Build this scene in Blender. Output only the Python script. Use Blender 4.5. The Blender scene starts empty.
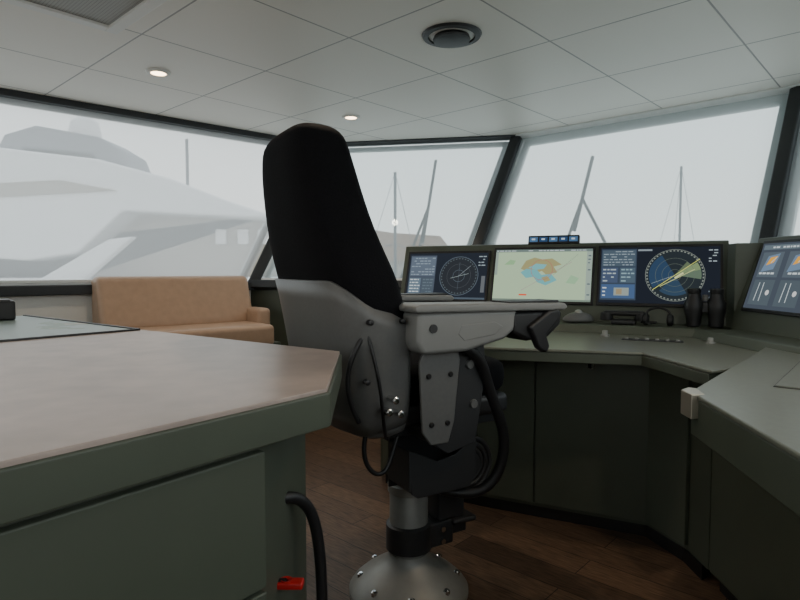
import bpy, bmesh, math, random
from mathutils import Vector, Matrix
random.seed(3)
S = bpy.context.scene
COL = S.collection

# ------------------------------------------------------------------ materials
def nt(name):
    m = bpy.data.materials.new(name); m.use_nodes = True
    t = m.node_tree
    return m, t, t.nodes['Principled BSDF'], t.nodes['Material Output']

def mat(name, col, rough=0.5, metal=0.0, noise=0.0, nscale=30, bump=0.0, spec=0.5):
    m, t, p, o = nt(name)
    p.inputs['Base Color'].default_value = (*col, 1)
    p.inputs['Roughness'].default_value = rough
    p.inputs['Metallic'].default_value = metal
    p.inputs['Specular IOR Level'].default_value = spec
    if noise or bump:
        tc = t.nodes.new('ShaderNodeTexCoord')
        n = t.nodes.new('ShaderNodeTexNoise'); n.inputs['Scale'].default_value = nscale
        n.inputs['Detail'].default_value = 5
        t.links.new(tc.outputs['Object'], n.inputs['Vector'])
        if noise:
            r = t.nodes.new('ShaderNodeValToRGB')
            r.color_ramp.elements[0].position = 0.3; r.color_ramp.elements[1].position = 0.7
            r.color_ramp.elements[0].color = (*[c*(1-noise) for c in col], 1)
            r.color_ramp.elements[1].color = (*[min(1, c*(1+noise)) for c in col], 1)
            t.links.new(n.outputs['Fac'], r.inputs['Fac'])
            t.links.new(r.outputs['Color'], p.inputs['Base Color'])
        if bump:
            b = t.nodes.new('ShaderNodeBump'); b.inputs['Strength'].default_value = bump
            b.inputs['Distance'].default_value = 0.003
            t.links.new(n.outputs['Fac'], b.inputs['Height'])
            t.links.new(b.outputs['Normal'], p.inputs['Normal'])
    return m

_em = {}
def emit(col, s=1.0):
    k = (tuple(round(c, 3) for c in col), s)
    if k in _em: return _em[k]
    m = bpy.data.materials.new('display_color'); m.use_nodes = True
    t = m.node_tree; t.nodes.clear()
    e = t.nodes.new('ShaderNodeEmission'); o = t.nodes.new('ShaderNodeOutputMaterial')
    e.inputs['Color'].default_value = (*col, 1); e.inputs['Strength'].default_value = s
    t.links.new(e.outputs[0], o.inputs[0]); _em[k] = m
    return m

M_green = mat('green_lacquer', (0.084, 0.098, 0.072), 0.45, noise=0.05, nscale=8)
M_greend = mat('green_lacquer_dark', (0.076, 0.089, 0.066), 0.5, noise=0.05, nscale=8)
M_desk = mat('desk_laminate', (0.17, 0.18, 0.145), 0.32, noise=0.06, nscale=60)
M_table = mat('table_leather_top', (0.44, 0.355, 0.315), 0.34, noise=0.12, nscale=14, bump=0.1)
M_black = mat('black_plastic', (0.012, 0.012, 0.013), 0.45)
M_bin = mat('charcoal_plastic', (0.030, 0.031, 0.033), 0.45)
M_fabric = mat('black_upholstery', (0.0060, 0.0060, 0.0075), 0.9, noise=0.25, nscale=200, bump=0.3, spec=0.15)
M_shell = mat('grey_shell_plastic', (0.122, 0.123, 0.120), 0.42, noise=0.05, nscale=90)
M_arm = mat('grey_arm_plastic', (0.22, 0.222, 0.215), 0.4)
M_steel = mat('brushed_steel', (0.36, 0.36, 0.34), 0.5, 0.45, noise=0.05)
M_chrome = mat('chrome', (0.7, 0.7, 0.7), 0.15, 1.0)
M_frame = mat('dark_window_frame', (0.018, 0.021, 0.024), 0.45)
M_reveal = mat('light_window_reveal', (0.70, 0.71, 0.70), 0.5)
M_wall = mat('white_wall_panel', (0.72, 0.71, 0.67), 0.5, noise=0.02, nscale=5)
M_tan = mat('tan_leather', (0.40, 0.262, 0.172), 0.42, noise=0.06, nscale=25, bump=0.12)
M_white = mat('white_paint', (0.80, 0.79, 0.76), 0.4)
M_yacht = mat('yacht_gelcoat', (0.86, 0.85, 0.85), 0.4)
M_yachtb = mat('yacht_beige_side', (0.36, 0.32, 0.27), 0.5)
M_yachtg = mat('yacht_grey', (0.17, 0.18, 0.20), 0.5)
M_mast = mat('mast_dark', (0.07, 0.08, 0.09), 0.5)
M_roof = mat('terracotta', (0.30, 0.19, 0.13), 0.8)
M_red = mat('red_plastic', (0.50, 0.012, 0.012), 0.4)
M_alu = mat('aluminium_cap', (0.50, 0.46, 0.38), 0.35, 0.6)
M_sea = mat('hazy_harbour_water', (0.54, 0.54, 0.51), 0.4, noise=0.08, nscale=0.6, bump=0.4)  # haze painted into the colour, kept pale to bounce light onto the ceiling

def floor_mat():
    m, t, p, o = nt('dark_wood_planks')
    tc = t.nodes.new('ShaderNodeTexCoord'); mp = t.nodes.new('ShaderNodeMapping')
    mp.inputs['Rotation'].default_value = (0, 0, math.radians(42))
    b = t.nodes.new('ShaderNodeTexBrick')
    b.inputs['Scale'].default_value = 1; b.inputs['Brick Width'].default_value = 0.9
    b.inputs['Row Height'].default_value = 0.13; b.inputs['Mortar Size'].default_value = 0.002
    b.inputs['Color1'].default_value = (0.175, 0.110, 0.070, 1)
    b.inputs['Color2'].default_value = (0.100, 0.063, 0.042, 1)
    b.inputs['Mortar'].default_value = (0.015, 0.011, 0.009, 1)
    t.links.new(tc.outputs['Object'], mp.inputs['Vector']); t.links.new(mp.outputs[0], b.inputs['Vector'])
    n = t.nodes.new('ShaderNodeTexNoise'); mp2 = t.nodes.new('ShaderNodeMapping')
    mp2.inputs['Scale'].default_value = (3, 30, 1)
    t.links.new(mp.outputs[0], mp2.inputs['Vector']); t.links.new(mp2.outputs[0], n.inputs['Vector'])
    n.inputs['Detail'].default_value = 6
    mx = t.nodes.new('ShaderNodeMix'); mx.data_type = 'RGBA'; mx.blend_type = 'MULTIPLY'
    mx.inputs[0].default_value = 0.9
    r = t.nodes.new('ShaderNodeValToRGB')
    r.color_ramp.elements[0].position = .3; r.color_ramp.elements[1].position = .7
    r.color_ramp.elements[0].color = (0.35, 0.35, 0.35, 1); r.color_ramp.elements[1].color = (1.4, 1.35, 1.3, 1)
    t.links.new(n.outputs['Fac'], r.inputs['Fac'])
    t.links.new(b.outputs['Color'], mx.inputs[6]); t.links.new(r.outputs[0], mx.inputs[7])
    t.links.new(mx.outputs[2], p.inputs['Base Color'])
    p.inputs['Roughness'].default_value = 0.5
    return m
M_floor = floor_mat()

def ceil_mat():
    m, t, p, o = nt('ceiling_panels')
    th = math.radians(47.5)
    tc = t.nodes.new('ShaderNodeTexCoord'); mp = t.nodes.new('ShaderNodeMapping')
    ax, ay = -0.22, 2.555
    mp.inputs['Rotation'].default_value = (0, 0, -th)
    mp.inputs['Location'].default_value = (-(ax*math.cos(th)+ay*math.sin(th)), -(-ax*math.sin(th)+ay*math.cos(th)), 0)
    b = t.nodes.new('ShaderNodeTexBrick'); b.offset = 0.0
    b.inputs['Scale'].default_value = 1; b.inputs['Brick Width'].default_value = 0.62
    b.inputs['Row Height'].default_value = 0.62; b.inputs['Mortar Size'].default_value = 0.0045
    b.inputs['Mortar Smooth'].default_value = 0.3
    b.inputs['Color1'].default_value = (0.86, 0.82, 0.755, 1); b.inputs['Color2'].default_value = (0.84, 0.80, 0.735, 1)
    b.inputs['Mortar'].default_value = (0.34, 0.32, 0.30, 1)
    t.links.new(tc.outputs['Object'], mp.inputs[0]); t.links.new(mp.outputs[0], b.inputs['Vector'])
    t.links.new(b.outputs['Color'], p.inputs['Base Color'])
    bp = t.nodes.new('ShaderNodeBump'); bp.invert = True
    bp.inputs['Distance'].default_value = 0.006; bp.inputs['Strength'].default_value = 0.6
    t.links.new(b.outputs['Fac'], bp.inputs['Height']); t.links.new(bp.outputs[0], p.inputs['Normal'])
    p.inputs['Roughness'].default_value = 0.42
    return m
M_ceil = ceil_mat()

def blind_mat(name, trans, col, tint=(1, 1, 1)):
    m = bpy.data.materials.new(name); m.use_nodes = True
    t = m.node_tree; t.nodes.clear()
    o = t.nodes.new('ShaderNodeOutputMaterial')
    tr = t.nodes.new('ShaderNodeBsdfTransparent'); tl = t.nodes.new('ShaderNodeBsdfTranslucent')
    tr.inputs['Color'].default_value = (*tint, 1)
    df = t.nodes.new('ShaderNodeBsdfDiffuse')
    tl.inputs['Color'].default_value = (*col, 1); df.inputs['Color'].default_value = (*col, 1)
    a = t.nodes.new('ShaderNodeMixShader'); a.inputs[0].default_value = 0.88
    t.links.new(df.outputs[0], a.inputs[1]); t.links.new(tl.outputs[0], a.inputs[2])
    b = t.nodes.new('ShaderNodeMixShader'); b.inputs[0].default_value = 1-trans
    t.links.new(tr.outputs[0], b.inputs[1]); t.links.new(a.outputs[0], b.inputs[2])
    t.links.new(b.outputs[0], o.inputs[0])
    return m
M_blind = blind_mat('screen_fabric', 0.52, (0.80, 0.82, 0.84), (.90, .92, .94))
M_blindf = blind_mat('screen_fabric_sheer', 0.62, (0.70, 0.76, 0.79), (.76, .84, .87))
def glass_mat():
    m = bpy.data.materials.new('window_glass'); m.use_nodes = True
    t = m.node_tree; t.nodes.clear()
    o = t.nodes.new('ShaderNodeOutputMaterial'); tr = t.nodes.new('ShaderNodeBsdfTransparent')
    tr.inputs['Color'].default_value = (0.93, 0.96, 0.97, 1)
    g = t.nodes.new('ShaderNodeBsdfGlossy'); g.inputs['Roughness'].default_value = 0.02
    mx = t.nodes.new('ShaderNodeMixShader'); mx.inputs[0].default_value = 0.04
    t.links.new(tr.outputs[0], mx.inputs[1]); t.links.new(g.outputs[0], mx.inputs[2]); t.links.new(mx.outputs[0], o.inputs[0])
    return m
M_glass = glass_mat()

def grille_mat():
    m, t, p, o = nt('perforated_grille')
    tc = t.nodes.new('ShaderNodeTexCoord')
    v = t.nodes.new('ShaderNodeTexVoronoi'); v.inputs['Scale'].default_value = 85; v.inputs['Randomness'].default_value = 0
    t.links.new(tc.outputs['Object'], v.inputs['Vector'])
    r = t.nodes.new('ShaderNodeValToRGB')
    r.color_ramp.elements[0].position = 0.3; r.color_ramp.elements[0].color = (0.02, 0.02, 0.02, 1)
    r.color_ramp.elements[1].position = 0.42; r.color_ramp.elements[1].color = (0.38, 0.38, 0.36, 1)
    t.links.new(v.outputs['Distance'], r.inputs[0]); t.links.new(r.outputs[0], p.inputs['Base Color'])
    return m
M_grille = grille_mat()

def chart_mat():
    m, t, p, o = nt('nautical_chart_print')
    tc = t.nodes.new('ShaderNodeTexCoord'); n = t.nodes.new('ShaderNodeTexNoise')
    n.inputs['Scale'].default_value = 4; n.inputs['Detail'].default_value = 4
    r = t.nodes.new('ShaderNodeValToRGB'); r.color_ramp.interpolation = 'CONSTANT'
    e = r.color_ramp.elements
    e[0].color = (0.28, 0.36, 0.34, 1); e[1].position = 0.5; e[1].color = (0.16, 0.25, 0.17, 1)
    x = e.new(0.56); x.color = (0.40, 0.37, 0.27, 1)
    t.links.new(tc.outputs['Object'], n.inputs[0]); t.links.new(n.outputs['Fac'], r.inputs[0])
    t.links.new(r.outputs[0], p.inputs['Base Color']); p.inputs['Roughness'].default_value = 0.35
    return m
M_chart = chart_mat()

# ------------------------------------------------------------------ builders
def empty(name, loc=(0, 0, 0), rotz=0.0, mw=None):
    e = bpy.data.objects.new(name, None); COL.objects.link(e)
    e.empty_display_size = 0.1
    if mw is not None: e.matrix_world = mw
    else:
        e.location = loc; e.rotation_euler = (0, 0, rotz)
    return e

def mesh_obj(name, verts, faces, m, parent=None, smooth=False, bevel=0, seg=2, mats=None, fm=None, subsurf=0, solid=0):
    me = bpy.data.meshes.new(name)
    me.from_pydata([tuple(v) for v in verts], [], faces)
    for mm in (mats or [m]): me.materials.append(mm)
    if fm:
        for p, i in zip(me.polygons, fm): p.material_index = i
    bm = bmesh.new(); bm.from_mesh(me)
    if not solid and not mats: bmesh.ops.recalc_face_normals(bm, faces=bm.faces)
    bm.to_mesh(me); bm.free()
    if smooth:
        for p in me.polygons: p.use_smooth = True
    o = bpy.data.objects.new(name, me); COL.objects.link(o)
    if parent: o.parent = parent
    if solid:
        s = o.modifiers.new('s', 'SOLIDIFY'); s.thickness = solid
    if bevel:
        b = o.modifiers.new('b', 'BEVEL'); b.width = bevel; b.segments = seg; b.limit_method = 'ANGLE'
        b.angle_limit = math.radians(30)
        for p in me.polygons: p.use_smooth = True
        w = o.modifiers.new('wn', 'WEIGHTED_NORMAL'); w.keep_sharp = True
    if subsurf:
        s = o.modifiers.new('ss', 'SUBSURF'); s.levels = subsurf; s.render_levels = subsurf
    return o

def prism(name, poly, z0, z1, m, parent=None, bevel=0.0):
    n = len(poly)
    v = [(x, y, z0) for x, y in poly] + [(x, y, z1) for x, y in poly]
    f = [tuple(range(n))[::-1], tuple(range(n, 2*n))] + [(i, (i+1) % n, n+(i+1) % n, n+i) for i in range(n)]
    return mesh_obj(name, v, f, m, parent, bevel=bevel)

def prism_xz(name, poly, y0, y1, m, parent=None, bevel=0.0):
    n = len(poly)
    v = [(x, y0, z) for x, z in poly] + [(x, y1, z) for x, z in poly]
    f = [tuple(range(n))[::-1], tuple(range(n, 2*n))] + [(i, (i+1) % n, n+(i+1) % n, n+i) for i in range(n)]
    return mesh_obj(name, v, f, m, parent, bevel=bevel)

def box(name, lo, hi, m, parent=None, bevel=0.0, seg=2):
    (a, b, c), (d, e, f) = lo, hi
    v = [(a, b, c), (d, b, c), (d, e, c), (a, e, c), (a, b, f), (d, b, f), (d, e, f), (a, e, f)]
    F = [(0, 3, 2, 1), (4, 5, 6, 7), (0, 1, 5, 4), (1, 2, 6, 5), (2, 3, 7, 6), (3, 0, 4, 7)]
    return mesh_obj(name, v, F, m, parent, bevel=bevel, seg=seg)

def bar(name, p, q, w, d, nrm, m, parent=None, bevel=0.0, shift=0.0):
    p, q, nrm = Vector(p), Vector(q), Vector(nrm).normalized()
    a = (q-p).normalized(); s = a.cross(nrm).normalized(); nn = s.cross(a).normalized()
    p = p+nn*shift; q = q+nn*shift
    v = []
    for c in (p, q):
        for i, j in ((-1, -1), (1, -1), (1, 1), (-1, 1)):
            v.append(c+s*(i*w/2)+nn*(j*d/2))
    F = [(0, 1, 2, 3), (7, 6, 5, 4), (0, 4, 5, 1), (1, 5, 6, 2), (2, 6, 7, 3), (3, 7, 4, 0)]
    return mesh_obj(name, v, F, m, parent, bevel=bevel)

def quad(name, pts, m, parent=None, solid=0):
    return mesh_obj(name, pts, [(0, 1, 2, 3)], m, parent)

def lathe(name, prof, m, parent=None, n=40, loc=(0, 0, 0), axis='z', smooth=True):
    v = []; f = []
    for r, z in prof:
        for i in range(n):
            a = 2*math.pi*i/n
            c = (r*math.cos(a), r*math.sin(a), z)
            if axis == 'y': c = (c[0], c[2], c[1])
            if axis == 'x': c = (c[2], c[0], c[1])
            v.append((c[0]+loc[0], c[1]+loc[1], c[2]+loc[2]))
    for k in range(len(prof)-1):
        for i in range(n):
            j = (i+1) % n
            f.append((k*n+i, k*n+j, (k+1)*n+j, (k+1)*n+i))
    f.append(tuple(range(n))); f.append(tuple(range((len(prof)-1)*n, len(prof)*n)))
    o = mesh_obj(name, v, f, m, parent, smooth=smooth)
    if smooth:
        e = o.modifiers.new('es', 'EDGE_SPLIT'); e.split_angle = math.radians(35)
    return o

def tube(name, pts, r, m, parent=None, cyc=False, res=6):
    cu = bpy.data.curves.new(name, 'CURVE'); cu.dimensions = '3D'
    sp = cu.splines.new('NURBS'); sp.points.add(len(pts)-1)
    for i, p in enumerate(pts): sp.points[i].co = (*p, 1)
    sp.order_u = min(4, len(pts)); sp.use_endpoint_u = not cyc; sp.use_cyclic_u = cyc
    cu.bevel_depth = r; cu.bevel_resolution = 4; cu.resolution_u = res; cu.use_fill_caps = True
    cu.materials.append(m)
    o = bpy.data.objects.new(name, cu); COL.objects.link(o)
    if parent: o.parent = parent
    return o

def ring_loft(name, rings, m, parent=None, sub=1, caps=True):
    n = len(rings[0]); v = [p for r in rings for p in r]; f = []
    for k in range(len(rings)-1):
        for i in range(n):
            j = (i+1) % n
            f.append((k*n+i, k*n+j, (k+1)*n+j, (k+1)*n+i))
    if caps:
        f.append(tuple(range(n))[::-1]); f.append(tuple(range((len(rings)-1)*n, len(rings)*n)))
    return mesh_obj(name, v, f, m, parent, smooth=True, subsurf=sub)

# ------------------------------------------------------------------ room plan
ZS, ZC = 0.98, 2.10
PL, PC, PF, PR = (-0.645, 4.68), (0.885, 4.39), (2.185, 3.215), (2.575, 1.759)
QL, QC, QF, QR = (-1.12, 4.35), (0.445, 4.05), (1.725, 2.79), (2.293, 1.254)
BL, BR = (-4.39, 1.365), (-0.365, -2.29)

prism('floor', [BL, QL, QC, QF, QR, BR], -0.06, 0.0, M_floor)
prism('ceiling', [(BL[0]-.15, BL[1]-.1), (PL[0]-.12, PL[1]+.12), (PC[0]+.04, PC[1]+.14), (PF[0]+.12, PF[1]+.08), (PR[0]+.13, PR[1]), (BR[0]+.1, BR[1]-.15)], ZC, ZC+0.08, M_ceil)

def wall_low(name, a, b, z1, m, z0=0):
    a, b = Vector((*a, 0)), Vector((*b, 0))
    d = (b-a).normalized(); n = Vector((-d.y, d.x, 0))
    t = 0.06
    return prism(name, [(a.x, a.y), (b.x, b.y), (b.x+n.x*t, b.y+n.y*t), (a.x+n.x*t, a.y+n.y*t)], z0, z1, m)
wall_low('wall_port', BL, QL, ZS, M_wall)
wall_low('wall_port_bow', QL, QC, ZS, M_green)
wall_low('wall_front', QC, QF, ZS, M_green)
wall_low('wall_starboard_bow', QF, QR, ZS, M_green)
wall_low('wall_starboard', QR, BR, ZS, M_wall)
wall_low('wall_aft', BR, BL, ZS, M_wall)

def facet(idx, bl, br, tl, tr, cass, u0=0.0, u1=1.0, post=0.12, cassw=0.045, screen=True, fab=None, rw=.05):
    A, B = Vector((*bl, ZS)), Vector((*br, ZS)); C, D = Vector((*tl, ZC)), Vector((*tr, ZC))
    nrm = (B-A).cross(C-A).normalized()
    cen = Vector((0.3, 1.5, 1.3))
    if nrm.dot(cen-A) < 0: nrm = -nrm
    W = empty('window_%d' % idx)
    def P(u, v, off=0):
        return (A*(1-u)+B*u)*(1-v)+(C*(1-u)+D*u)*v+nrm*off
    u_ = lambda s: u0+(u1-u0)*s
    Lb = (B-A).length*(u1-u0)
    e = post/2/Lb; w2 = rw/Lb
    for nme, p, q in (('reveal_left', P(u_(e+w2/2), .02, -.045), P(u_(e+w2/2), .98, -.045)), ('reveal_right', P(u_(1-e-w2/2), .02, -.045), P(u_(1-e-w2/2), .98, -.045)),
                      ('reveal_top', P(u_(e), .967, -.046), P(u_(1-e), .967, -.046)), ('reveal_bottom', P(u_(e), .03, -.046), P(u_(1-e), .03, -.046))):
        bar(nme, p, q, rw, 0.02, nrm, M_reveal, W)
    bar('sill', P(u_(0), 0, .01), P(u_(1), 0, .01), 0.06, 0.10, nrm, M_frame, W, 0.005)
    bar('screen_cassette', P(u_(0), .985, .015), P(u_(1), .985, .015), cassw, 0.07, nrm, cass, W, 0.006)
    if screen:
        bar('screen_hem', P(u_(e), .045, .0), P(u_(1-e), .045, .0), 0.02, 0.012, nrm, M_reveal, W, 0.003)
        quad('roller_screen', [P(u_(e*.9), .04, 0), P(u_(1-e*.9), .04, 0), P(u_(1-e*.9), .985, 0), P(u_(e*.9), .985, 0)], fab or M_blind, W)
    quad('glass_pane', [P(u_(0), 0, -.07), P(u_(1), 0, -.07), P(u_(1), 1, -.07), P(u_(0), 1, -.07)], M_glass, W)
    return W, nrm
def lerp2(a, b, t): return (a[0]*(1-t)+b[0]*t, a[1]*(1-t)+b[1]*t)
facet(1, BL, QL, BL, PL, M_frame, 0.36, 1.0, cassw=0.040)
facet(2, QL, QC, PL, PC, M_bin, cassw=.018, fab=M_blindf, rw=.035)
facet(3, QC, QF, PC, PF, M_reveal, cassw=.03, post=.08, fab=M_blindf, rw=.055)
facet(4, QF, QR, PF, PR, M_reveal, cassw=.03, post=.06, fab=M_blindf)
facet(5, QR, BR, PR, BR, M_frame, 0.0, 0.80, screen=False)  # unseen starboard window, screen left off to let in more light
facet(6, BR, BL, BR, BL, M_frame, 0.05, 0.95, screen=False)  # aft glazing out of view, added unscreened to brighten the interior
def upper(name, a, b):
    wall_low(name, a, b, ZC, M_wall, ZS)
upper('wall_port_upper', BL, lerp2(BL, QL, .36))
upper('wall_starboard_upper', lerp2(QR, BR, .80), BR)
upper('wall_aft_starboard_upper', BR, lerp2(BR, BL, .05))
upper('wall_aft_port_upper', lerp2(BR, BL, .95), BL)
for nm, q, p, nn, w in (('trim_1', QL, PL, (.2, -1, 0), .08), ('trim_2', QC, PC, (-.5, -.85, .3), .08), ('trim_3', QF, PF, (-.8, -.5, .3), .075), ('trim_4', QR, PR, (-1, .1, 0), .12)):
    bar(nm, (*q, ZS-.02), (*p, ZC), w, 0.09, nn, M_frame, None, 0.012)

# ------------------------------------------------------------------ ceiling fittings
cth = math.radians(47.5)
def ceil_light(x, y):
    e = empty('ceiling_downlight', (x, y, ZC))
    lathe('rim', [(.036, -.001), (.038, -.010), (.050, -.012), (.058, -.006), (.060, 0)], M_white, e)
    lathe('lamp', [(.0361, -.0035), (.035, -.0095), (.001, -.0105)], emit((1, .72, .44), 9), e)
    l = bpy.data.lights.new('spot', 'SPOT'); l.energy = 17; l.color = (1, .80, .6); l.spot_size = 2.3; l.spot_blend = .8
    l.shadow_soft_size = .03
    o = bpy.data.objects.new('bulb', l); COL.objects.link(o); o.parent = e; o.location = (0, 0, -.02)
for x, y in ((-1.22, 2.985), (-.32, 3.84), (-.22, 2.13), (1.0, 1.2), (-1.2, .6)): ceil_light(x, y)

sp = empty('ceiling_speaker', (.22, 2.525, ZC))
lathe('flange', [(.098, -.002), (.100, -.012), (.122, -.010), (.128, 0)], M_black, sp)
lathe('white_ring', [(.05, -.003), (.0505, -.005), (.090, -.008), (.0979, -.004)], M_white, sp)
lathe('centre_disc', [(.074, -.006), (.080, -.020), (.078, -.026), (.05, -.030), (.003, -.031)], M_black, sp)

g = empty('air_vent_grille', (-1.185, 2.48, ZC), cth)
L1, L2 = 0.74, 0.98
for nm, lo, hi in (('frame_a', (-.05, -L2, -.018), (0, 0, 0)), ('frame_b', (-L1, -.05, -.018), (-.05, 0, 0)),
                   ('frame_c', (-L1, -L2, -.018), (-L1+.05, -.05, 0)), ('frame_d', (-L1+.05, -L2, -.018), (-.05, -L2+.05, 0))):
    box(nm, lo, hi, M_white, g, .003)
box('perforated_plate', (-L1+.05, -L2+.05, -.008), (-.05, -.05, -.002), M_grille, g)

# ------------------------------------------------------------------ chart table
ud = Vector((.61, .79)); vd = Vector((-.79, .61))
B_ = Vector((-.117, .967)); C_ = Vector((-.142, 1.41)); A_ = B_-ud*1.45; D_ = Vector((-1.80, 2.60)); E_ = D_-ud*2.1
T = empty('chart_table')
def off(p, a, b): return tuple(p+ud*a+vd*b)
prism('leather_top', [off(A_, .0, .004), off(B_, -.004, .004), off(C_, -.004, .004), off(D_, -.004, 0), off(E_, 0, 0)], .893, .902, M_table, T, .002)
prism('fascia', [tuple(A_), tuple(B_), tuple(C_), tuple(D_), tuple(E_)], .835, .895, M_green, T, .004)
K1 = B_-ud*.125+vd*.035; K2 = Vector((-.192, 1.16)); K3 = Vector((-.30, 1.44))
cab = [off(A_, .03, .03), tuple(K1), tuple(K2), tuple(K3), off(D_, -.08, 0), off(E_, .02, 0)]
prism('cabinet_body', cab, .07, .835, M_greend, T, .003)
prism('plinth', [off(A_, .06, .08), off(K1, -.03, .05), off(K3, -.04, .02), off(D_, -.12, 0), off(E_, .05, 0)], 0, .07, M_black, T)
for i in range(2):
    s0 = .05+i*.66; s1 = s0+.65
    for z0, z1 in ((.607, .822), (.345, .6), (.08, .338)):
        p = K1-ud*(s0-.05)+vd*(-.009); q = K1-ud*(s1-.05)+vd*(-.009)
        bar('drawer_front', (p.x, p.y, (z0+z1)/2), (q.x, q.y, (z0+z1)/2), z1-z0, .018, (.79, -.61, 0), M_green, T, .003)
S1 = Vector((-.86, 1.90))
ch = [S1, S1-ud*.62, S1-ud*.62+vd*.95, S1+vd*.95]
prism('chart_sheet', [tuple(c) for c in ch], .9025, .9045, M_chart, T)
for a, b in ((0, 1), (1, 2), (3, 0)):
    bar('chart_edge_strip', (*ch[a], .905), (*ch[b], .905), .012, .006, (0, 0, 1), M_bin, T)
tb = empty('instrument_box', (-1.60, 2.24, .9055), .66)
box('case', (-.09, -.06, 0), (.09, .06, .075), M_black, tb, .008)
box('lid_panel', (-.075, -.045, .075), (.075, .045, .08), M_shell, tb, .003)

tube('black_hose', [(-.225, 1.02, .685), (-.20, 1.045, .69), (-.17, 1.08, .66), (-.155, 1.09, .58), (-.150, 1.09, .48), (-.148, 1.09, .3), (-.145, 1.1, .12), (-.12, 1.12, .016), (-.05, 1.2, .014)], .011, M_black)
rh = empty('red_valve_handle', (-.198, .985, .555))
lathe('spindle', [(.008, -.03), (.008, .0)], M_black, rh, 16, axis='x')
lathe('grip', [(.004, -.005), (.010, -.007), (.011, 0), (.010, .007), (.004, .005)], M_red, rh, 24)
box('lever', (-.024, -.012, -.008), (.030, .012, .005), M_red, rh, .004)

# ------------------------------------------------------------------ sofa
SO = empty('leather_settee', (QL[0], QL[1], 0), math.atan2(.663, .749))
def rbox(name, lo, hi, m, par, bev=.035): return box(name, lo, hi, m, par, bev, 5)
def extr_x(name, prof, x0, x1, m, par, bev=.03):
    n = len(prof)
    v = [(x0, y, z) for y, z in prof]+[(x1, y, z) for y, z in prof]
    f = [tuple(range(n)), tuple(range(n, 2*n))[::-1]]+[(i, n+i, n+(i+1) % n, (i+1) % n) for i in range(n)]
    return mesh_obj(name, v, f, m, par, bevel=bev, seg=5)
back = [(-.03, .72), (-.26, .72), (-.25, .80), (-.20, .95), (-.17, 1.06), (-.03, 1.06)]
extr_x('backrest', back, -1.10, -.10, M_tan, SO, .038)
rbox('seat_cushion', (-1.12, -.62, .60), (-.14, -.22, .745), M_tan, SO)
rbox('corner_bolster', (-.16, -.42, .70), (-.06, -.20, .84), M_tan, SO, .03)
box('base', (-1.10, -.58, .0), (-.08, -.02, .62), M_greend, SO, .004)
tube('foot_rail', [(-1.05, -.60, .24), (-1.05, -.74, .24), (-.95, -.76, .24), (-.2, -.76, .24), (-.1, -.74, .24), (-.1, -.60, .24)], .016, M_steel, SO)

# ------------------------------------------------------------------ helm console (built-in U: desk, screen banks and wing)
HC = empty('helm_console')
ZD = .80
desk = [(.10, 2.47), (.32, 2.25), (.886, 2.10), (.93, 1.72), (1.35, 1.95), (1.66, 2.74), (.455, 3.90), (-.15, 4.0), (-.15, 2.95)]
prism('desk_top', desk, ZD-.012, ZD, M_desk, HC, .004)
def inset(poly, k):
    cx = sum(p[0] for p in poly)/len(poly); cy = sum(p[1] for p in poly)/len(poly)
    return [(p[0]+(cx-p[0])*k, p[1]+(cy-p[1])*k) for p in poly]
prism('desk_edge', inset(desk, .008), ZD-.05, ZD-.012, M_green, HC, .003)
b1, b2, b3, b4 = (.36, 2.655), (.60, 2.535), (1.02, 2.335), (1.08, 2.12)
base = [(-.10, 2.95), b1, b2, b3, b4, (1.08, 1.98), (1.60, 2.4), (1.62, 2.76), (.43, 3.86), (-.10, 3.95)]
prism('base_cabinet', base, .05, ZD-.05, M_greend, HC)
prism('toe_kick', inset(base, .03), 0, .05, M_black, HC)
def door(p, q, z0, z1, par, m=M_green, ng=.004):
    p, q = Vector((*p, 0)), Vector((*q, 0)); d = (q-p).normalized()
    n = Vector((d.y, -d.x, 0))
    a = p+d*ng+n*.008; b = q-d*ng+n*.008
    a.z = b.z = (z0+z1)/2
    bar('cabinet_door', a, b, z1-z0, .016, n, m, par, .002)
door((-.08, 2.935), b1, .07, .74, HC); door(b1, b2, .07, .74, HC); door(b2, b3, .07, .74, HC); door(b3, b4, .07, .74, HC)
lathe('door_latch_ring', [(.012, 0), (.013, -.006), (.018, -.006), (.019, 0)], M_chrome, HC, 20, (.80, 2.42, .70), axis='y')

d1 = Vector((.908, -.418, 0)).normalized(); n1 = Vector((.418, .908, 0)).normalized()
L0 = Vector((.02, 3.38, 0))
ZL = .84
def bank(name, O, d, n, length, par):
    prof = [(-.20, ZD), (-.18, ZL-.004), (-.17, ZL), (-.01, ZL), (0, .905), (.105, 1.240), (.15, 1.245), (.15, 1.10), (.12, ZD)]
    v = []
    for s in (0, length):
        for a, z in prof:
            p = O+d*s+n*a; v.append((p.x, p.y, z))
    k = len(prof)
    f = [tuple(range(k)), tuple(range(k, 2*k))[::-1]]+[(i, (i+1) % k, k+(i+1) % k, k+i) for i in range(k)]
    return mesh_obj(name, v, f, M_green, par, bevel=.003)
bank('monitor_bank', L0-d1*.03, d1, n1, 1.69, HC)
d2 = Vector((.03, -1, 0)).normalized(); n2 = Vector((1, .03, 0)).normalized()
L2_ = Vector((1.50, 2.60, 0))
bank('side_monitor_bank', L2_, d2, n2, .72, HC)
prism('corner_filler', [(1.515, 2.69), (1.50, 2.60), (1.62, 2.56), (1.64, 2.72)], ZD, 1.22, M_green, HC, .003)

def screen_frame(name, O, d, n, s0):
    Y = (n*.105+Vector((0, 0, .335))).normalized(); Z = d.cross(Y).normalized()
    o = O+d*s0+Vector((0, 0, .905))
    M = Matrix((( d.x, Y.x, Z.x, o.x), (d.y, Y.y, Z.y, o.y), (d.z, Y.z, Z.z, o.z), (0, 0, 0, 1)))
    return empty(name, mw=M)

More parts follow.
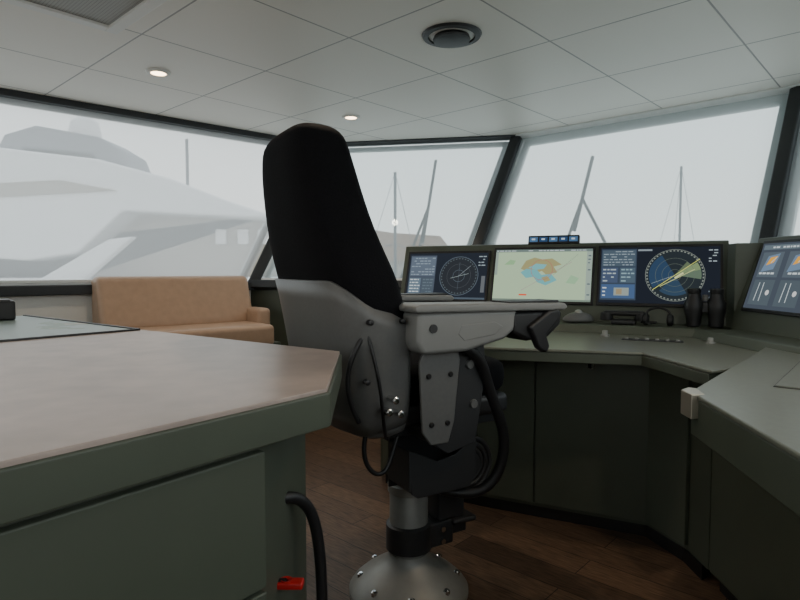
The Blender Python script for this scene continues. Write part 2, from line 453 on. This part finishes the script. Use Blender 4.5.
class Scr:
    def __init__(s, e, w, h, y0=.015):
        s.e, s.w, s.h, s.y0 = e, w, h, y0
        box('bezel', (0, y0, .0005), (w, y0+h, .014), M_black, e, .003)
        s.v = []; s.f = []; s.fm = []; s.m = []; s.L = 0
        s.bx, s.by = .012, .014
    def P(s, u, v):
        return (s.bx+u*(s.w-2*s.bx), s.y0+s.by+v*(s.h-2*s.by))
    def poly(s, pts, col, st=1.4):
        s.L += 1
        m = emit(col, st)
        if m not in s.m: s.m.append(m)
        k = len(s.v)
        for u, v in pts:
            x, y = s.P(u, v); s.v.append((x, y, .0145+s.L*.000012))
        s.f.append(tuple(range(k, k+len(pts)))); s.fm.append(s.m.index(m))
    def rect(s, u0, v0, u1, v1, col, st=1.4): s.poly([(u0, v0), (u1, v0), (u1, v1), (u0, v1)], col, st)
    def asp(s): return (s.w-2*s.bx)/(s.h-2*s.by)
    def circ(s, u, v, r, col, a0=0, a1=360, st=1.4):
        n = 40; pts = []
        if a1-a0 < 360: pts.append((u, v))
        for i in range(n+1):
            a = math.radians(a0+(a1-a0)*i/n); pts.append((u+r/s.asp()*math.cos(a), v+r*math.sin(a)))
        s.poly(pts, col, st)
    def ring(s, u, v, r, wd, col, n=48, dash=False):
        s.L += 1
        m = emit(col, 1.4)
        if m not in s.m: s.m.append(m)
        for i in range(n):
            if dash and i % 2: continue
            k = len(s.v)
            for a, rr in ((i, r), (i+1, r), (i+1, r-wd), (i, r-wd)):
                t = 2*math.pi*a/n; x, y = s.P(u+rr/s.asp()*math.cos(t), v+rr*math.sin(t))
                s.v.append((x, y, .0145+s.L*.000012))
            s.f.append((k, k+1, k+2, k+3)); s.fm.append(s.m.index(m))
    def line(s, u0, v0, u1, v1, wd, col):
        dx, dy = (u1-u0)*s.asp(), v1-v0; l = math.hypot(dx, dy); nx, ny = -dy/l*wd/2/s.asp(), dx/l*wd/2
        s.poly([(u0+nx, v0+ny), (u1+nx, v1+ny), (u1-nx, v1-ny), (u0-nx, v0-ny)], col)
    def rows(s, u0, v0, u1, v1, n, col, bg=None):
        if bg: s.rect(u0, v0, u1, v1, bg)
        h = (v1-v0)/n
        for i in range(n):
            u = u0+.01
            while u < u1-.03:
                l = random.uniform(.015, .05)
                if random.random() < .75: s.rect(u, v0+h*(i+.3), min(u+l, u1-.008), v0+h*(i+.65), col)
                u += l+.01
    def done(s):
        mesh_obj('display', s.v, s.f, None, s.e, mats=s.m, fm=s.fm)

DK = (.016, .020, .028); GR = (.10, .13, .16); LG = (.45, .5, .52); YE = (.52, .55, .14); OR = (.60, .30, .05)
def radar_left(e, w, h):
    s = Scr(e, w, h); s.rect(0, 0, 1, 1, DK)
    s.rect(.02, .08, .36, .95, (.055, .07, .095))
    s.rows(.03, .5, .35, .92, 7, (.2, .25, .3), (.09, .115, .15)); s.rows(.03, .12, .18, .45, 5, LG, (.10, .14, .18)); s.rows(.2, .12, .35, .45, 5, GR, (.06, .08, .10))
    s.circ(.66, .5, .42, (.022, .025, .030)); s.ring(.66, .5, .42, .010, GR); s.ring(.66, .5, .385, .02, (.07, .09, .1), 72, True)
    s.ring(.66, .5, .26, .006, (.06, .07, .08)); s.ring(.66, .5, .13, .006, GR)
    s.line(.66, .5, .80, .72, .008, (.2, .23, .25)); s.line(.56, .45, .78, .55, .008, (.25, .3, .3)); s.line(.66, .2, .66, .8, .004, GR)
    s.rows(.88, .7, .99, .95, 4, (.25, .3, .33)); s.rect(.94, .15, .985, .5, (.10, .11, .12)); s.rect(0, 0, 1, .04, (.06, .08, .10)); s.done()
def chart_screen(e, w, h):
    s = Scr(e, w, h); s.rect(0, 0, 1, 1, (.33, .44, .29))
    s.poly([(.28, .62), (.33, .78), (.42, .84), (.5, .8), (.6, .82), (.7, .7), (.62, .66), (.66, .55), (.55, .5), (.5, .58), (.42, .5), (.36, .56)], (.27, .25, .12))
    s.poly([(.28, .55), (.34, .62), (.45, .6), (.5, .5), (.6, .52), (.66, .4), (.55, .3), (.46, .36), (.42, .46), (.34, .44)], (.12, .34, .36))
    s.poly([(.36, .64), (.44, .72), (.55, .7), (.52, .62), (.44, .6)], (.14, .36, .38))
    s.poly([(.5, .45), (.56, .48), (.6, .4), (.54, .36)], (.27, .25, .12))
    s.poly([(.10, .70), (.16, .80), (.22, .78), (.20, .70)], (.22, .38, .20)); s.poly([(.75, .35), (.80, .50), (.88, .44), (.84, .33)], (.24, .40, .24))
    s.ring(.5, .6, .2, .008, (.35, .1, .1)); s.line(.3, .2, .8, .75, .005, (.3, .1, .2)); s.line(.62, .5, .86, .9, .004, (.1, .15, .1))
    s.rect(0, .95, 1, 1, (.12, .16, .15)); s.rows(.0, .955, 1, .995, 1, LG)
    s.rect(0, 0, 1, .035, (.14, .18, .15)); s.rect(.945, .035, 1, .95, (.25, .32, .27)); s.rows(.95, .1, .995, .9, 12, (.08, .10, .12)); s.rect(.0, .5, .03, .95, (.22, .28, .24))
    s.rect(.28, .1, .36, .13, (.6, .08, .04)); s.done()
def radar_right(e, w, h):
    s = Scr(e, w, h); s.rect(0, 0, 1, 1, (.012, .015, .022))
    s.rect(.01, .05, .32, .97, (.035, .05, .075))
    s.rows(.02, .66, .31, .95, 6, (.22, .27, .31), (.055, .08, .105)); s.rows(.02, .36, .16, .63, 4, (.3, .36, .38), (.05, .07, .12)); s.rows(.18, .36, .31, .63, 4, (.2, .3, .34), (.06, .09, .12))
    s.rect(.02, .08, .31, .33, (.05, .09, .18)); s.rect(.13, .13, .26, .27, (.22, .26, .24)); s.rect(.15, .15, .20, .25, (.25, .2, .12)); s.rows(.02, .1, .1, .3, 3, LG)
    c = (.64, .5)
    s.circ(*c, .44, (.018, .024, .028)); s.ring(*c, .455, .006, (.22, .25, .22)); s.ring(*c, .44, .022, (.17, .19, .17), 96, True)
    s.circ(*c, .40, (.16, .22, .11), 14, 34); s.circ(*c, .40, (.09, .13, .09), -10, 14); s.circ(*c, .30, (.09, .12, .07), 34, 52)
    s.circ(*c, .40, (.022, .045, .085), 120, 215); s.circ(*c, .36, (.025, .048, .08), 230, 300)
    for r in (.1, .2, .3): s.ring(*c, r, .005, (.10, .12, .10))
    s.line(.46, .24, .84, .78, .010, YE); s.line(.52, .30, .80, .60, .014, (.36, .40, .18)); s.line(.64, .45, .71, .54, .03, (.50, .52, .25))
    s.line(.45, .35, .62, .48, .006, (.25, .3, .3))
    s.rows(.9, .72, .99, .96, 5, (.3, .35, .38)); s.rows(.9, .05, .99, .25, 4, (.2, .25, .28)); s.rect(.33, .93, .45, .96, (.2, .24, .27)); s.done()
def engine_screen(e, w, h):
    s = Scr(e, w, h); s.rect(0, 0, 1, 1, (.05, .062, .08))
    s.rect(.02, .9, .98, .97, (.10, .13, .15)); s.rows(.03, .9, .97, .97, 1, LG)
    for i in range(3):
        u = .16+i*.3
        s.rect(u-.12, .48, u+.12, .86, (.075, .095, .115)); s.poly([(u-.09, .56), (u-.05, .80), (u+.08, .84), (u+.05, .60)], (.12, .18, .26)); s.poly([(u-.05, .66), (u-.02, .78), (u+.06, .80), (u+.03, .70)], OR); s.line(u, .70, u+.05, .78, .012, LG)
        s.rect(u-.12, .06, u+.12, .44, (.065, .085, .10)); s.line(u-.06, .12, u-.05, .40, .014, LG); s.line(u+.0, .12, u+.0, .40, .014, LG); s.circ(u+.07, .25, .04, (.5, .5, .5))
        s.rows(u-.11, .5, u+.11, .58, 1, LG)
    s.done()
e1 = screen_frame('navigation_monitor', L0, d1, n1, .0); radar_left(e1, .50, .30)
e2 = screen_frame('navigation_monitor', L0, d1, n1, .52); chart_screen(e2, .535, .315)
e3 = screen_frame('navigation_monitor', L0, d1, n1, 1.07); radar_right(e3, .565, .318)
e4 = screen_frame('navigation_monitor', L2_, d2, n2, .06); engine_screen(e4, .56, .318)

bpn = screen_frame('alarm_button_panel', L0, d1, n1, .70)
box('body', (0, .350, -.03), (.27, .400, .004), M_black, bpn, .004)
s = Scr.__new__(Scr); s.e = bpn; s.w = .27; s.h = .05; s.y0 = .350; s.v = []; s.f = []; s.fm = []; s.m = []; s.L = 0; s.bx = .004; s.by = .004
for i in range(5):
    s.rect(i/5+.015, .2, (i+1)/5-.015, .85, ((.02, .05, .11) if i % 2 else (.05, .11, .20)))
    s.rect(i/5+.06, .45, (i+1)/5-.07, .68, (.35, .42, .5))
for k in range(len(s.v)): s.v[k] = (s.v[k][0], s.v[k][1], s.v[k][2]-.0098)
s.done()

# wing of the console
WG = HC
ZW = .82
wing = [(.672, 1.33), (1.27, 2.03), (1.50, 2.30), (1.60, 1.88), (2.02, 1.15), (1.52, .35), (.56, .35), (.61, .878)]
prism('wing_top', wing, ZW-.012, ZW, M_desk, WG, .004)
prism('wing_fascia', inset(wing, .006), ZW-.10, ZW-.012, M_green, WG, .004)
wb = [(1.08, 1.97), (1.46, 2.22), (1.56, 1.85), (1.95, 1.15), (1.48, .40), (1.06, .40)]
prism('wing_base', wb, .05, ZW-.10, M_greend, WG)
prism('wing_toe_kick', inset(wb, .05), 0, .05, M_black, WG)
for a, b in ((1.95, 1.46), (1.45, .95), (.94, .45)):
    door((1.079, a), (1.066, b), .07, .70, WG)
prism('corner_cap', [(.655, 1.340), (.684, 1.368), (.70, 1.355), (.685, 1.29), (.652, 1.285)], ZW-.055, ZW+.002, M_alu, WG, .003)
uw = Vector((.65, .76)).normalized(); vw = Vector((uw.y, -uw.x))
h0 = Vector((.90, 1.38))
hat = [tuple(h0), tuple(h0+uw*.62), tuple(h0+uw*.62+vw*.42), tuple(h0+vw*.42)]
prism('hatch_gap', inset(hat, -.012), ZW, ZW+.0015, M_black, WG)
prism('hatch_lid', hat, ZW, ZW+.004, M_desk, WG, .001)

# ------------------------------------------------------------------ desk items
def shelf(s_, back=-.09, z=ZL+.0005):
    p = L0+d1*s_+n1*back; return (p.x, p.y, z)
bn = empty('binoculars', shelf(1.555, -.10), math.radians(-25)); bn.scale = (1.28, 1.28, 1.28)
for sx in (-1, 1):
    lathe('barrel', [(.020, .0), (.024, .004), (.025, .03), (.031, .06), (.032, .085), (.024, .10), (.021, .118), (.023, .122), (.023, .135), (.017, .137)], M_black, bn, 24, (sx*.036, 0, 0))
    box('prism_housing', (sx*.036-.026, -.02, .055), (sx*.036+.026, .035, .095), M_black, bn, .01, 3)
box('bridge', (-.02, -.012, .05), (.02, .012, .09), M_black, bn, .005)
lathe('focus_wheel', [(.010, .092), (.011, .095), (.011, .112), (.009, .115)], M_shell, bn, 20)
ms = empty('trackball_mouse', shelf(1.00, -.11), .1); ms.scale = (1.25, 1.25, 1.35)
rings = []
for z, k in ((0, 1), (.012, 1.02), (.026, .85), (.036, .5), (.039, .15)):
    rings.append([(.065*k*math.cos(a*math.pi/8), .036*k*math.sin(a*math.pi/8), z) for a in range(16)])
ring_loft('body', rings, M_shell, ms, 1)
lathe('ball', [(.014, .028), (.016, .036), (.012, .044), (.004, .048)], M_steel, ms, 20)
hs = empty('radio_handset', shelf(1.21, -.11), -.4); hs.scale = (1.1, 1.1, 1.15)
box('cradle', (-.05, -.04, 0), (.05, .04, .02), M_black, hs, .006)
box('handset_bar', (-.085, -.018, .035), (.085, .018, .055), M_black, hs, .009, 3)
for sx in (-1, 1): lathe('ear_cup', [(.026, 0.016), (.028, .022), (.025, .045), (.012, .05)], M_black, hs, 20, (sx*.07, 0, 0))
tube('coil_cord', [(.07+.004*math.cos(i*1.3)+i*.0010, .0+.010*math.sin(i*1.3)-.0004*i, .012+.004*math.cos(i*1.3)) for i in range(60)], .003, M_black, hs)
# headset lying beside the handset
hd = empty('headset', shelf(1.36, -.13), -.5)
tube('headband', [(-.055, 0, .02), (-.06, .01, .055), (-.03, .02, .085), (.03, .02, .085), (.06, .01, .055), (.055, 0, .02)], .006, M_black, hd)
for sx in (-1, 1): lathe('ear_pad', [(.020, -.014), (.027, -.008), (.027, .008), (.020, .014)], M_black, hd, 20, (sx*.052, 0, .028), axis='x')
tube('mic_boom', [(-.052, -.01, .02), (-.05, -.05, .015), (-.02, -.075, .012)], .003, M_black, hd)
kp = empty('desk_keypad', shelf(.74, -.10), -.43)
box('plate', (-.11, -.05, 0), (.11, .05, .007), M_black, kp, .002)
for i in range(7):
    for j in range(3): box('key', (-.1+i*.029, -.04+j*.028, .007), (-.078+i*.029, -.019+j*.028, .011), M_shell, kp, .001)
for x, y, k in ((1.37, 2.33, 1), (1.27, 2.36, .8), (.93, 2.62, .9)):
    kn = empty('rotary_knob', (x, y, ZD+.0005)); kn.scale = (k, k, k)
    lathe('knob', [(.022, 0), (.022, .008), (.014, .010), (.013, .028), (.008, .03)], M_steel, kn, 24)
pn = empty('switch_plate', (1.07, 2.45, ZD+.0005), -.43)
box('plate', (-.12, -.025, 0), (.12, .025, .004), M_bin, pn, .001)
for i in range(6): lathe('button', [(.008, .004), (.008, .009), (.005, .010)], M_steel, pn, 14, (-.1+i*.04, 0, 0))

# ------------------------------------------------------------------ helm chair
CH = empty('helm_chair', (.03, 1.95, 0), math.radians(30))
lathe('floor_dome', [(.205, 0), (.205, .014), (.195, .028), (.165, .055), (.12, .085), (.085, .108), (.072, .125), (.07, .14)], M_steel, CH, 48)
for i in range(8):
    a = i*math.pi/4+.3; lathe('bolt', [(.012, .03), (.012, .058), (.006, .062)], M_chrome, CH, 8, (.165*math.cos(a), .165*math.sin(a), .0))
lathe('column_lower', [(.066, .12), (.066, .36), (.060, .37)], M_steel, CH, 40)
lathe('column_ring', [(.067, .345), (.072, .35), (.072, .375), (.06, .38)], M_steel, CH, 40)
lathe('column_upper', [(.055, .37), (.055, .60)], M_steel, CH, 40)
lathe('clamp_collar', [(.067, .145), (.078, .15), (.078, .235), (.067, .24)], M_bin, CH, 40)
box('clamp_block', (.05, -.055, .15), (.15, .055, .235), M_bin, CH, .008)
for zz in (.17, .212): lathe('clamp_bolt', [(.009, -.012), (.009, .0), (.005, .001)], M_chrome, CH, 12, (.10, -.055, zz), axis='y')
box('footrest_arm', (.13, -.035, .17), (.22, .035, .215), M_bin, CH, .006)
box('footrest_plate', (.14, -.07, .215), (.24, .07, .235), M_bin, CH, .008)
box('footrest_riser', (.09, -.05, .235), (.20, .05, .34), M_bin, CH, .008)
box('mechanism', (-.14, -.10, .56), (.16, .10, .66), M_black, CH, .01)
box('swivel_plate', (-.18, -.19, .60), (.24, .19, .635), M_bin, CH, .006)
bx0, bx1, by0, by1, bz0, bz1 = -.145, .10, -.245, -.115, .425, .60
def wallp(n, lo, hi): box(n, lo, hi, M_bin, CH, .003)
prism_xz('bin_front', [(bx0, .57), (bx0+.01, .44), (bx0+.03, .425), (bx1-.03, .425), (bx1, .46), (bx1, .57), (bx1-.03, .57), (bx1-.08, .535), (bx0+.10, .525), (bx0+.03, .56)], by0, by0+.008, M_bin, CH, .002)
wallp('bin_back', (bx0, by1-.008, bz0), (bx1, by1, .62)); wallp('bin_side', (bx0, by0, .45), (bx0+.008, by1, .57)); wallp('bin_side_b', (bx1-.008, by0, .46), (bx1, by1, .57)); wallp('bin_floor', (bx0+.03, by0, .425), (bx1-.03, by1, .433))
rbox('seat_pan', (-.22, -.225, .635), (.25, .225, .70), M_bin, CH, .02)
rings = []
for z, k in ((.69, .93), (.71, 1), (.77, 1.02), (.80, .97), (.812, .8)):
    r = []
    for i in range(32):
        a = 2*math.pi*i/32; c, s_ = math.cos(a), math.sin(a)
        r.append((.03+.26*k*math.copysign(abs(c)**.45, c), .222*k*math.copysign(abs(s_)**.45, s_), z))
    rings.append(r)
ring_loft('seat_cushion', rings, M_fabric, CH, 1)
BP = [(.60, -.205, .228, .095), (.66, -.217, .248, .106), (.75, -.226, .270, .116), (.9, -.240, .284, .124), (1.04, -.262, .290, .128), (1.12, -.294, .272, .124), (1.22, -.326, .246, .115), (1.33, -.352, .224, .106), (1.42, -.367, .210, .099), (1.475, -.374, .194, .087), (1.507, -.378, .155, .062), (1.520, -.379, .08, .03)]
def bp(z):
    for i in range(len(BP)-1):
        if BP[i][0] <= z <= BP[i+1][0]:
            t = (z-BP[i][0])/(BP[i+1][0]-BP[i][0]); return [BP[i][k]*(1-t)+BP[i+1][k]*t for k in (1, 2, 3)]
    return BP[0][1:] if z < BP[0][0] else BP[-1][1:]
def bring(z, k=1.0, a0=0, a1=360, n=36, add=0, zf=None, closed=True):
    r = []
    cnt = n if closed else n+1
    for i in range(cnt):
        a = math.radians(a0+(a1-a0)*i/n); c, s_ = math.cos(a), math.sin(a)
        zz = z if zf is None else zf(a)
        fo, w_, t_ = bp(zz)
        x = fo+(t_+add)*math.copysign(abs(c)**.6, c)
        y = (w_+add)*math.copysign(abs(s_)**.6, s_)
        if c > 0: x -= .03*c*(1-abs(y)/w_ if w_ > .1 else 0)*1.0
        r.append((x, y, zz))
    return r
ring_loft('backrest', [bring(z) for z in (.66, .70, .78, .88, .98, 1.06, 1.14, 1.22, 1.30, 1.38, 1.44, 1.475, 1.498, 1.512, 1.519)], M_fabric, CH, 1)
rows = []
NR = 9
for k in range(NR):
    t = k/(NR-1)
    def zf(a, t=t):
        c = math.cos(a)
        topz = 1.070-.10*max(0, (c+.75))/.9
        botz = .635+.04*max(0, c+.3)
        return botz+(topz-botz)*t
    rows.append(bring(0, 1, 66, 294, 32, .010, zf, closed=False))
vv = [p for r in rows for p in r]; n_ = 33
ff = [(k*n_+i, k*n_+i+1, (k+1)*n_+i+1, (k+1)*n_+i) for k in range(NR-1) for i in range(n_-1)]
mesh_obj('back_shell', vv, ff, M_shell, CH, smooth=True, solid=.008)
ring_loft('shell_bottom', [bring(.61, 1, 0, 360, 36, -.03), bring(.63, 1, 0, 360, 36, .0), bring(.67, 1, 0, 360, 36, .004)], M_shell, CH, 0)
for bx, bz in ((-.30, .96), (-.31, .80), (-.20, .96)):
    lathe('shell_bolt', [(.004, -.309), (.008, -.307), (.008, -.29)], M_black, CH, 14, (bx, 0, bz), axis='y')
for sy in (-1, 1):
    y0, y1 = (-.309, -.298) if sy < 0 else (.298, .309)
    prism_xz('side_plate', [(-.14, .64), (-.15, .84), (-.13, .88), (-.02, .88), (-.01, .84), (-.03, .66), (-.05, .60), (-.11, .60)], y0, y1, M_shell, CH, .004)
    for bx, bz in ((-.11, .66), (-.055, .66), (-.12, .80), (-.045, .80)):
        lathe('side_bolt', [(.006, y0-.006), (.008, y0-.004), (.008, y0)] if sy < 0 else [(.008, y1), (.008, y1+.004), (.006, y1+.006)], M_black, CH, 14, (bx, 0, bz), axis='y')
    yq = sorted((sy*.292, sy*.280))
    prism_xz('inner_plate', [(-.10, .60), (-.08, .88), (.09, .88), (.10, .80), (.06, .58), (-.04, .56)], yq[0], yq[1], M_bin, CH, .004)
    for bx, bz in ((.035, .82), (.05, .70)):
        lathe('plate_boss', [(.012, sy*.298-.002), (.014, sy*.295), (.014, sy*.285)] if sy < 0 else [(.014, .285), (.014, .295), (.012, .30)], M_shell, CH, 18, (bx, 0, bz), axis='y')
    box('plate_link', (-.12, min(sy*.19, sy*.299), .61), (-.03, max(sy*.19, sy*.299), .64), M_bin, CH, .003)
    ya, yb = (-.36, -.25) if sy < 0 else (.25, .36)
    prism_xz('arm_body', [(-.18, .985), (-.185, .90), (-.165, .868), (-.02, .868), (.12, .895), (.16, .92), (.17, .985)], ya+.006, yb-.006, M_arm, CH, .014)
    prism_xz('arm_top_pad', [(-.195, .985), (.35, .975), (.365, .985), (.35, .998), (-.18, 1.008), (-.20, 1.0)], ya-.006, yb+.006, M_arm, CH, .006)
    prism_xz('arm_recess', [(-.05, .92), (-.03, .90), (.08, .912), (.11, .935), (.08, .95), (-.04, .945)], ya+.0045, ya+.01, M_arm, CH, .002)
    prism_xz('arm_end_pod', [(.15, .975), (.15, .91), (.21, .885), (.29, .89), (.345, .93), (.35, .975)], ya+.004, yb-.004, M_black, CH, .012)
    lathe('arm_pivot', [(.012, ya+.001), (.012, ya+.008)], M_bin, CH, 20, (-.135, 0, .94), axis='y')
    box('arm_control_panel', (.14, ya+.012, .996), (.34, yb-.012, 1.006), M_black, CH, .002)
prism_xz('pod_handle', [(.20, .93), (.24, .86), (.27, .845), (.285, .865), (.27, .90), (.33, .955), (.32, .98), (.28, .975)], -.372, -.345, M_black, CH, .008)
tube('thick_hose', [(.0, -.31, .875), (.06, -.31, .855), (.10, -.29, .76), (.155, -.28, .66), (.19, -.275, .58), (.195, -.26, .48), (.15, -.24, .395), (.06, -.20, .385), (-.02, -.12, .41), (-.03, -.05, .44)], .017, M_black, CH)
for r in (.055, .075, .095):
    tube('cable_coil', [(.19+r*math.cos(i*math.pi/6), -.085, .43+r*math.sin(i*math.pi/6)) for i in range(12)], .009, M_bin, CH, True)
lathe('coil_hub', [(.045, -.095), (.045, -.075)], M_bin, CH, 24, (.19, 0, .43), axis='y')
box('coil_bracket', (.12, -.075, .43), (.17, -.055, .60), M_shell, CH, .003)
tube('belt_loop', [(-.26, -.20, .64), (-.28, -.20, .58), (-.25, -.20, .50), (-.19, -.20, .50), (-.17, -.19, .56), (-.14, -.18, .62)], .007, M_black, CH)
tube('rear_release_handle', [(-.31, -.275, .92), (-.34, -.28, .88), (-.36, -.27, .82), (-.345, -.26, .74), (-.31, -.25, .68)], .007, M_black, CH)
tube('rear_release_cable', [(-.30, -.28, .94), (-.29, -.305, .86), (-.27, -.31, .78), (-.26, -.30, .68), (-.22, -.24, .62)], .005, M_black, CH)
for dx, dz in ((0, 0), (.035, -.01), (.02, .03)):
    lathe('chrome_knob', [(.006, -.322), (.010, -.319), (.010, -.30), (.006, -.235)], M_chrome, CH, 16, (-.25+dx, 0, .715+dz), axis='y')

# ------------------------------------------------------------------ outside
prism('sea_surface', [(-300, -100), (300, -100), (300, 500), (-300, 500)], -2.6, -2.51, M_sea)
Y = empty('motor_yacht', (0, 0, 0))
prism_xz('hull', [(-17, -2.5), (-4.5, -2.5), (-2.6, .55), (-2.4, .95), (-17, .9)], 12.6, 18, M_yacht, Y, .05)
prism_xz('main_deck_house', [(-15, .9), (-7.4, .9), (-5.9, 2.42), (-2.9, 2.36), (-2.75, .93)], 13.2, 17, M_yachtb, Y, .03)
prism_xz('bridge_deck', [(-17, 1.95), (-16, 3.4), (-9, 3.75), (-6.4, 3.45), (-4.9, 3.05), (-3.6, 2.55), (-2.85, 2.30), (-2.9, 2.20), (-5.9, 2.35), (-6.9, 1.45), (-8, 1.3)], 12.4, 17.4, M_yacht, Y, .06)
prism_xz('bulwark_sweep', [(-8.5, .6), (-7.6, .9), (-6.1, 1.75), (-5.6, 1.8), (-6.9, .7)], 12.2, 12.45, M_yacht, Y, .03)
prism_xz('bridge_window_band', [(-12, 2.75), (-7.2, 3.0), (-6.0, 2.78), (-12, 2.45)], 12.36, 12.42, M_yachtb, Y)
for x in (-4.05, -3.55, -3.1):
    prism_xz('cabin_window', [(x-.12, 1.68), (x+.12, 1.68), (x+.12, 2.02), (x-.12, 2.02)], 13.14, 13.22, M_yacht, Y, .02)
prism_xz('radar_arch', [(-9.2, 3.6), (-8.9, 4.15), (-8.2, 4.35), (-6.8, 4.1), (-6.3, 3.8), (-6.15, 3.4), (-6.8, 3.4), (-6.9, 3.72), (-8.5, 3.85), (-8.6, 3.6)], 13.2, 14.6, M_yachtg, Y, .05)
lathe('satellite_dome', [(.3, 0), (.36, .25), (.30, .5), (.15, .62), (.02, .66)], M_yacht, Y, 24, (-7.5, 14, 4.1))
tube('antenna_mast', [(-4.9, 13.5, 2.8), (-4.9, 13.5, 3.4), (-4.9, 13.5, 4.1)], .035, M_mast, Y)
def sailboat(x, y, h, stays=True):
    e = empty('sailing_boat', (x, y, -2.5))
    rg = []
    for t, wd in ((-4, .8), (-2, 1.3), (0, 1.5), (2.5, 1.1), (4.5, .1)):
        rg.append([(t, wd*math.cos(a), 1.1+(1.1 if math.sin(a) < 0 else .15)*math.sin(a)) for a in [i*math.pi/6 for i in range(12)]])
    ring_loft('hull', rg, M_yacht, e, 0)
    box('coach_roof', (-1.5, -.7, 1.1), (1.6, .7, 1.6), M_yacht, e, .1)
    tube('mast', [(.5, 0, 1), (.5, 0, h/2), (.5, 0, h)], .06, M_mast, e)
    for p in ((2.0, 0, 1.3), (-1.5, 0, 1.3), (.5, 1.2, 1.2)): tube('stay', [p, ((p[0]+.5)/2, p[1]/2, (h+1.2)/2), (.5, 0, h)], .010, M_yachtg, e)
    tube('spreader', [(.1, -.7, h*.6), (.5, 0, h*.62), (.9, .7, h*.6)], .025, M_mast, e)
sailboat(-.7, 24, 7.6); sailboat(13.9, 30, 8.9)
hs_ = empty('harbour_building', (-1.0, 38, -2.5))
prism_xz('facade', [(-4, 0), (4.5, 0), (4.5, 4.2), (-4, 4.2)], 0, 6, M_yachtb, hs_)
prism_xz('roof', [(-4.4, 4.2), (4.9, 4.2), (3.6, 5.8), (0.5, 6.0), (-2.6, 6.5)], -.3, 6.3, M_roof, hs_)
def wiper(top_, bot_, pivots):
    e = empty('window_wiper')
    bar('blade', top_, bot_, .022, .02, (0, -1, 0), M_frame, e, .004)
    mid = Vector(top_)*.42+Vector(bot_)*.58
    for p in pivots: tube('arm', [p, tuple(Vector(p)*.5+mid*.5), tuple(mid)], .010, M_frame, e)
wiper((.285, 4.66, 1.97), (.17, 4.38, 1.30), [(-.02, 4.22, .98), (.08, 4.22, .98)])
wiper((1.36, 4.14, 1.90), (1.16, 3.88, 1.36), [(1.34, 3.48, 1.05), (1.00, 3.78, 1.05)])

# ------------------------------------------------------------------ world
wd = bpy.data.worlds.new('hazy_sky'); S.world = wd; wd.use_nodes = True
t = wd.node_tree; bg = t.nodes['Background']
tc = t.nodes.new('ShaderNodeTexCoord'); sx = t.nodes.new('ShaderNodeSeparateXYZ')
r = t.nodes.new('ShaderNodeValToRGB')
r.color_ramp.elements[0].position = 0.0; r.color_ramp.elements[0].color = (.84, .81, .75, 1)
r.color_ramp.elements[1].position = 0.4; r.color_ramp.elements[1].color = (.66, .71, .73, 1)
t.links.new(tc.outputs['Generated'], sx.inputs[0]); t.links.new(sx.outputs[2], r.inputs[0]); t.links.new(r.outputs[0], bg.inputs[0])
bg.inputs['Strength'].default_value = 2.6

# ------------------------------------------------------------------ camera
cam = bpy.data.cameras.new('camera'); co = bpy.data.objects.new('camera', cam); COL.objects.link(co)
cam.sensor_width = 36; cam.lens = 26.1; cam.clip_start = .02; cam.clip_end = 2000
co.location = (0, 0, 1.10)
pitch = math.atan(30/580)
co.rotation_euler = (math.radians(90)-pitch, 0, 0)
S.camera = co
